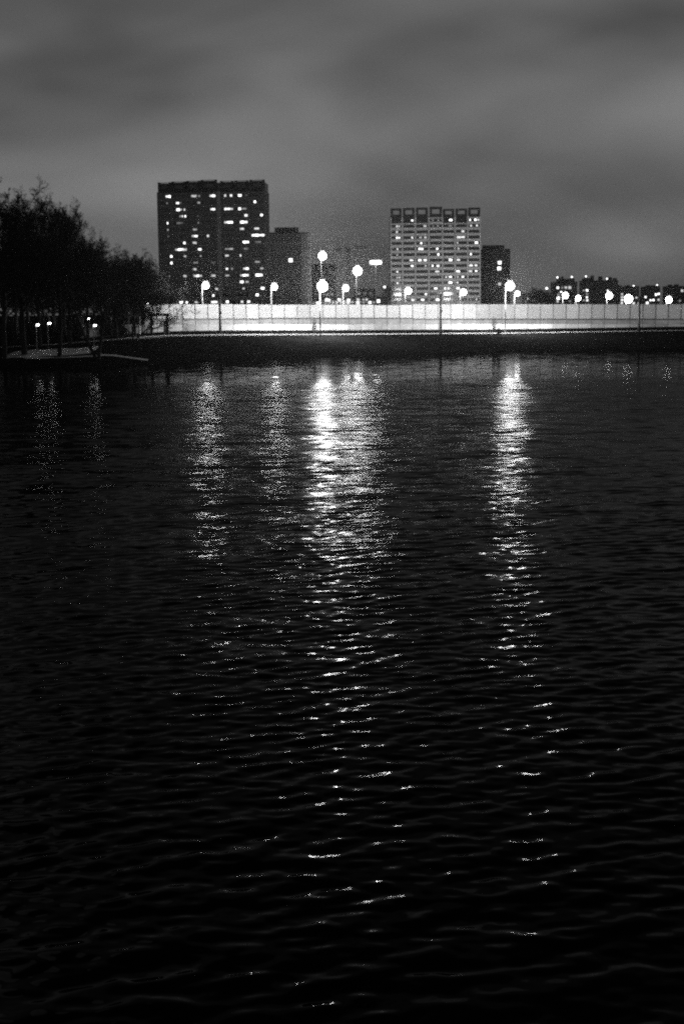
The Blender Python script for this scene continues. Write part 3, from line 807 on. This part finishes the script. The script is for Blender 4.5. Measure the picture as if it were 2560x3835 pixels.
# ------------------------------------------------------------------ lower blocks and far apartment houses
def block(name, label, x0, x1, ytop, Y, m_wall, depth=14.0, chamfer=0.0, cols=6, pitchz=2.8, win=(1.3, 1.3), lit=(), roof=(), side_dots=(), skipx=(), group=None, zb=5.6, cat='apartment block', first=0.1, last=0.92):
    A = at(x0, 1100, Y); B = at(x1, 1100, Y); ztop = at(0.5 * (x0 + x1), ytop, Y).z - zb; W = B.x - A.x
    t = empty(name, (A.x, Y, zb)); tag(t, label, cat, group)
    c = chamfer * W
    pts = [(0, 0), (W - c, 0), (W - c * 0.35, c * 0.25), (W, c * 0.9), (W, depth), (0, depth)] if c > 0 else [(0, 0), (W, 0), (W, depth), (0, depth)]
    MB().prism(pts, -1.0, ztop).build('wall', m_wall, t)
    MB().prism([(p[0] * 1.004 - 0.02 * 0, p[1]) for p in pts], ztop + 0.003, ztop + 0.5).build('parapet', M_CROWN, t)
    for (ra, rb, rt) in roof:
        a = at(ra, 1100, Y).x - A.x; b_ = at(rb, 1100, Y).x - A.x; h = at(ra, rt, Y).z - zb
        MB().box(a, b_, 2.0, 7.0, ztop + 0.5, h).build('roof_housing', M_CROWN, t)
    nrow = int((ztop - 1.0) / pitchz); Wf = W - c
    gl = MB().box(-win[0] / 2, win[0] / 2, -0.05, 0.02, -win[1] / 2, win[1] / 2).mesh('window', M_GLASS)
    fr = MB().box(-win[0] / 2 - 0.1, win[0] / 2 + 0.1, -0.09, 0.03, -win[1] / 2 - 0.14, -win[1] / 2 - 0.01).mesh('sill', M_FRAME)
    cells = []
    for r_ in range(nrow):
        z = ztop - 1.6 - r_ * pitchz
        for q in range(cols):
            x = Wf * (first + (last - first) * (q + 0.5) / cols)
            o_ = link('window', gl, t, (x, 0, z)); link('sill', fr, o_); cells.append((x, z, o_))
    for (lxp, lyp, lw, lv) in lit:
        x = at(lxp, 1100, Y).x - A.x; z = at(lxp, lyp, Y).z - zb
        mm = random.choice(ROOMS[lv]); hw = lw / ppm(Y) / 2
        near = min(cells, key=lambda q: (q[0] - x) ** 2 + (q[1] - z) ** 2) if cells else None
        if near:
            hw2 = hw
            MB().box(x - near[0] - hw2, x - near[0] + hw2, -0.14, -0.10, z - near[1] - hw * 0.95, z - near[1] + hw * 0.95).build('pane', mm, near[2])
    for (dx, y0, y1, st) in side_dots:
        y = y0
        while y < y1:
            x = at(dx, 1100, Y).x - A.x; z = at(dx, y, Y).z - zb
            yf = 0.0 if x < W - c else (x - (W - c)) / max(c, 0.01) * c * 0.55
            MB().box(x - 0.45, x + 0.45, yf - 0.5, yf - 0.25, z - 0.5, z + 0.5).build('balcony', M_T2P, t)
            y += st
    return t
M_B1 = mat('grey_block_render', 0.24, 0.9, 0.2, 0.2); M_B2 = mat('dark_block_render', 0.06, 0.9, 0.2, 0.2); M_B3 = mat('far_block_render', 0.06, 0.9, 0.25, 0.2)
block('lower_block', 'lower grey block beside the taller tower with one lit window', 1011, 1163, 873, 640.0, M_B1, chamfer=0.22, cols=1, first=0.52, last=0.86, pitchz=5.8,
      lit=((1090, 974, 13, 2),), roof=((1031, 1119, 850),), side_dots=((1131, 905, 1128, 21.3), (1158, 905, 1128, 21.3)))
block('short_block', 'short grey block behind the pale tower with three lit windows', 1803, 1911, 935, 740.0, M_B2, chamfer=0.24, cols=1, first=0.6, last=0.98, pitchz=5.8,
      lit=((1869, 983, 12, 2), (1868, 1005, 13, 2), (1869, 1063, 10, 2)), roof=((1809, 1888, 917),))
block('dark_tower', 'dark narrow tower behind the high lamp', 1168, 1256, 1010, 760.0, M_B2, cols=5, roof=((1164, 1262, 988),))
block('dark_hall', 'dark flat-roofed hall left of the pale tower', 1325, 1404, 1084, 620.0, M_B2, cols=3, pitchz=4)
block('long_low_building', 'long low building with two rows of lit windows behind the barrier', 1168, 1448, 1116, 560.0, M_B3, cols=16, pitchz=2.6, zb=4.8, win=(1.0, 1.0),
      lit=((1222, 1122, 12, 2), (1232, 1123, 7, 2), (1270, 1123, 13, 2), (1304, 1124, 12, 2), (1303, 1133, 12, 2), (1340, 1122, 10, 2), (1339, 1134, 9, 2), (1360, 1121, 7, 1),
           (1372, 1121, 8, 2), (1361, 1133, 6, 1), (1384, 1132, 9, 2), (1398, 1131, 6, 1), (1416, 1127, 11, 2), (1188, 1134, 9, 2), (1174, 1135, 5, 1)), cat='building')
G = 'far apartment blocks right of the towers'
block('apartment_house', 'nearest of the far blocks, with two rooftop housings and lit lamps before it', 2072, 2160, 1057, 950.0, M_B3, cols=7, group=G,
      lit=((2045 + 42, 1077, 8, 2), (2104, 1077, 7, 1), (2117, 1076, 9, 2), (2132, 1076, 11, 2), (2090, 1104, 9, 1), (2089, 1116, 11, 2), (2087, 1128, 8, 2), (2100, 1093, 6, 2), (2133, 1128, 7, 1)),
      roof=((2088, 2112, 1040), (2114, 2152, 1043), (2106, 2110, 1034)))
block('apartment_house', 'widest far block with several dark rooftop housings', 2180, 2313, 1052, 1000.0, M_B3, cols=11, group=G,
      lit=((2197, 1087, 8, 2), (2197, 1101, 8, 1), (2197, 1113, 8, 2), (2198, 1124, 8, 2), (2186, 1124, 6, 1), (2274, 1088, 6, 2), (2184, 1087, 5, 1)),
      roof=((2184, 2224, 1041), (2215, 2224, 1031), (2244, 2256, 1034), (2280, 2292, 1037), (2300, 2310, 1040)))
block('apartment_house', 'lower far block stepping down behind the large lamp', 2314, 2392, 1074, 1010.0, M_B3, cols=6, group=G,
      lit=((2328, 1101, 7, 2), (2328, 1112, 8, 2), (2328, 1123, 8, 2), (2328, 1134, 7, 2), (2382, 1114, 7, 2), (2372, 1135, 8, 2), (2396 - 6, 1135, 7, 2)),
      roof=((2318, 2330, 1067), (2346, 2358, 1067)))
block('apartment_house', 'small far block between the last dark post and the rightmost lamp', 2412, 2470, 1075, 1020.0, M_B3, cols=5, group=G,
      lit=((2410 + 6, 1112, 7, 2), (2446, 1123, 7, 2), (2435, 1124, 6, 2), (2455, 1103, 8, 2), (2465, 1100, 7, 2), (2465, 1122, 8, 2), (2423, 1134, 8, 2)), roof=((2422, 2434, 1067), (2440, 2464, 1068)))
block('apartment_house', 'far block cut by the right picture edge', 2496, 2610, 1073, 1040.0, M_B3, cols=9, group=G,
      lit=((2553, 1088, 9, 2), (2480 + 30, 1110, 7, 1), (2545, 1126, 7, 1)), roof=((2506, 2518, 1065), (2530, 2542, 1064)))
block('garage_row', 'low dark building behind the trees right of the short block', 1968, 2074, 1100, 700.0, M_B3, cols=8, pitchz=2.6,
      lit=((1915 + 60, 1117, 6, 1), (1979, 1118, 7, 2), (1968, 1128, 7, 2), (1993, 1129, 5, 1)), cat='building')
block('hidden_block', 'dark apartment block glimpsed through the bare trees left of the taller tower', 395, 585, 1045, 480.0, M_B3, cols=12, pitchz=2.8,
      lit=((483, 1062, 9, 2), (483, 1072, 10, 2), (532, 1070, 8, 2), (528, 1086, 10, 2), (468, 1105, 8, 1)))
# aircraft-warning and rooftop lamps
for i, (a, b_, lab, Y) in enumerate(((2088, 1038, 'small roof lamp on the nearest far block, left end', 950), (2142, 1036, 'small roof lamp on the nearest far block, right end', 950),
                                     (2195, 1034, 'roof lamp at the left end of the widest far block', 1000), (2274, 1043, 'roof lamp at the middle of the widest far block', 1000),
                                     (2374, 1070, 'bright roof lamp on the lower stepped far block', 1010), (2462, 1067, 'roof lamp on the small far block', 1020),
                                     (2049, 1079, 'lamp above the garage row beside the first far block', 700), (1440, 1074, 'small lamp above the dark tree left of the pale tower', 640))):
    p = at(a, b_, Y)
    t = empty('roof_lamp', (p.x, Y + 2.5, p.z - 1.6)); tag(t, lab, 'lamp', 'small rooftop lamps')
    MB().tube([(0, 0, -2.2), (0, 0, 1.5)], 0.06, 5).build('pole', M_POST, t)
    MB().ball((0, 0, 1.6), (0.55, 0.4, 0.5), 4, 8).build('diffuser', glow('roof_lamp_light', 5.0, sample=False), t, smooth=True)

# ------------------------------------------------------------------ tower crane, faint behind the lamps
Yc = 900.0
pm = at(1303, 982, Yc); jl = at(1262, 931, Yc); jr = at(1372, 928, Yc)
t = empty('tower_crane', (pm.x, Yc, 5.6)); tag(t, 'faint tower crane with a level jib behind the high lamps', 'crane')
hz = jl.z - 5.6
def lattice(m_, a, b_, wd, nb, r):
    a, b_ = Vector(a), Vector(b_); d = (b_ - a).normalized()
    u_ = d.cross(Vector((0, 1, 0))); u_ = (u_ if u_.length > 0.1 else d.cross(Vector((1, 0, 0)))).normalized() * wd / 2; v_ = d.cross(u_).normalized() * wd / 2
    cs = [u_ + v_, u_ - v_, -u_ - v_, -u_ + v_]
    for c in cs: m_.tube([a + c, b_ + c], r, 4)
    for i in range(nb):
        p, q = a.lerp(b_, i / nb), a.lerp(b_, (i + 1) / nb)
        for k_ in range(4): m_.tube([p + cs[k_], q + cs[(k_ + 1) % 4]], r * 0.7, 3, cap=False)
m1 = MB(); lattice(m1, (0, 0, -1), (0, 0, hz), 1.8, 22, 0.12); m1.build('mast', M_POST, t)
m2 = MB(); lattice(m2, (jl.x - pm.x, 0, hz + 0.8), (jr.x - pm.x, 0, hz + 0.8), 1.3, 14, 0.10); m2.build('jib', M_POST, t)
MB().tube([(0, 0, hz + 1.5), (0, 0, hz + 5)], 0.2, 5).build('tower_peak', M_POST, t)
MB().box(jl.x - pm.x - 0.5, jl.x - pm.x + 2.0, -0.7, 0.7, hz - 1.6, hz + 0.1).build('counterweight', M_POST, t)
MB().box(-1.0, 1.0, -2.6, -1.0, hz - 1.8, hz + 0.2).build('cabin', M_POST, t)

# ------------------------------------------------------------------ dark haze added over the whole place to give the lamps a glow
hb = MB().box(-1000, 1000, -120, 1400, -4.5, 95.0)
hz_m = bpy.data.materials.new('glow_haze'); hz_m.use_nodes = True
hn = hz_m.node_tree.nodes; hn.clear()
hz_m.cycles.volume_sampling = 'MULTIPLE_IMPORTANCE'
pv = hn.new('ShaderNodeVolumePrincipled'); pv.inputs['Color'].default_value = (0.085, 0.085, 0.085, 1)
pv.inputs['Density'].default_value = 0.0003; pv.inputs['Anisotropy'].default_value = 0.88
ho = hn.new('ShaderNodeOutputMaterial'); hz_m.node_tree.links.new(pv.outputs[0], ho.inputs['Volume'])
h = hb.build('haze', hz_m); tag(h, 'added dark haze for a glow around the lamps', None, kind='stuff')
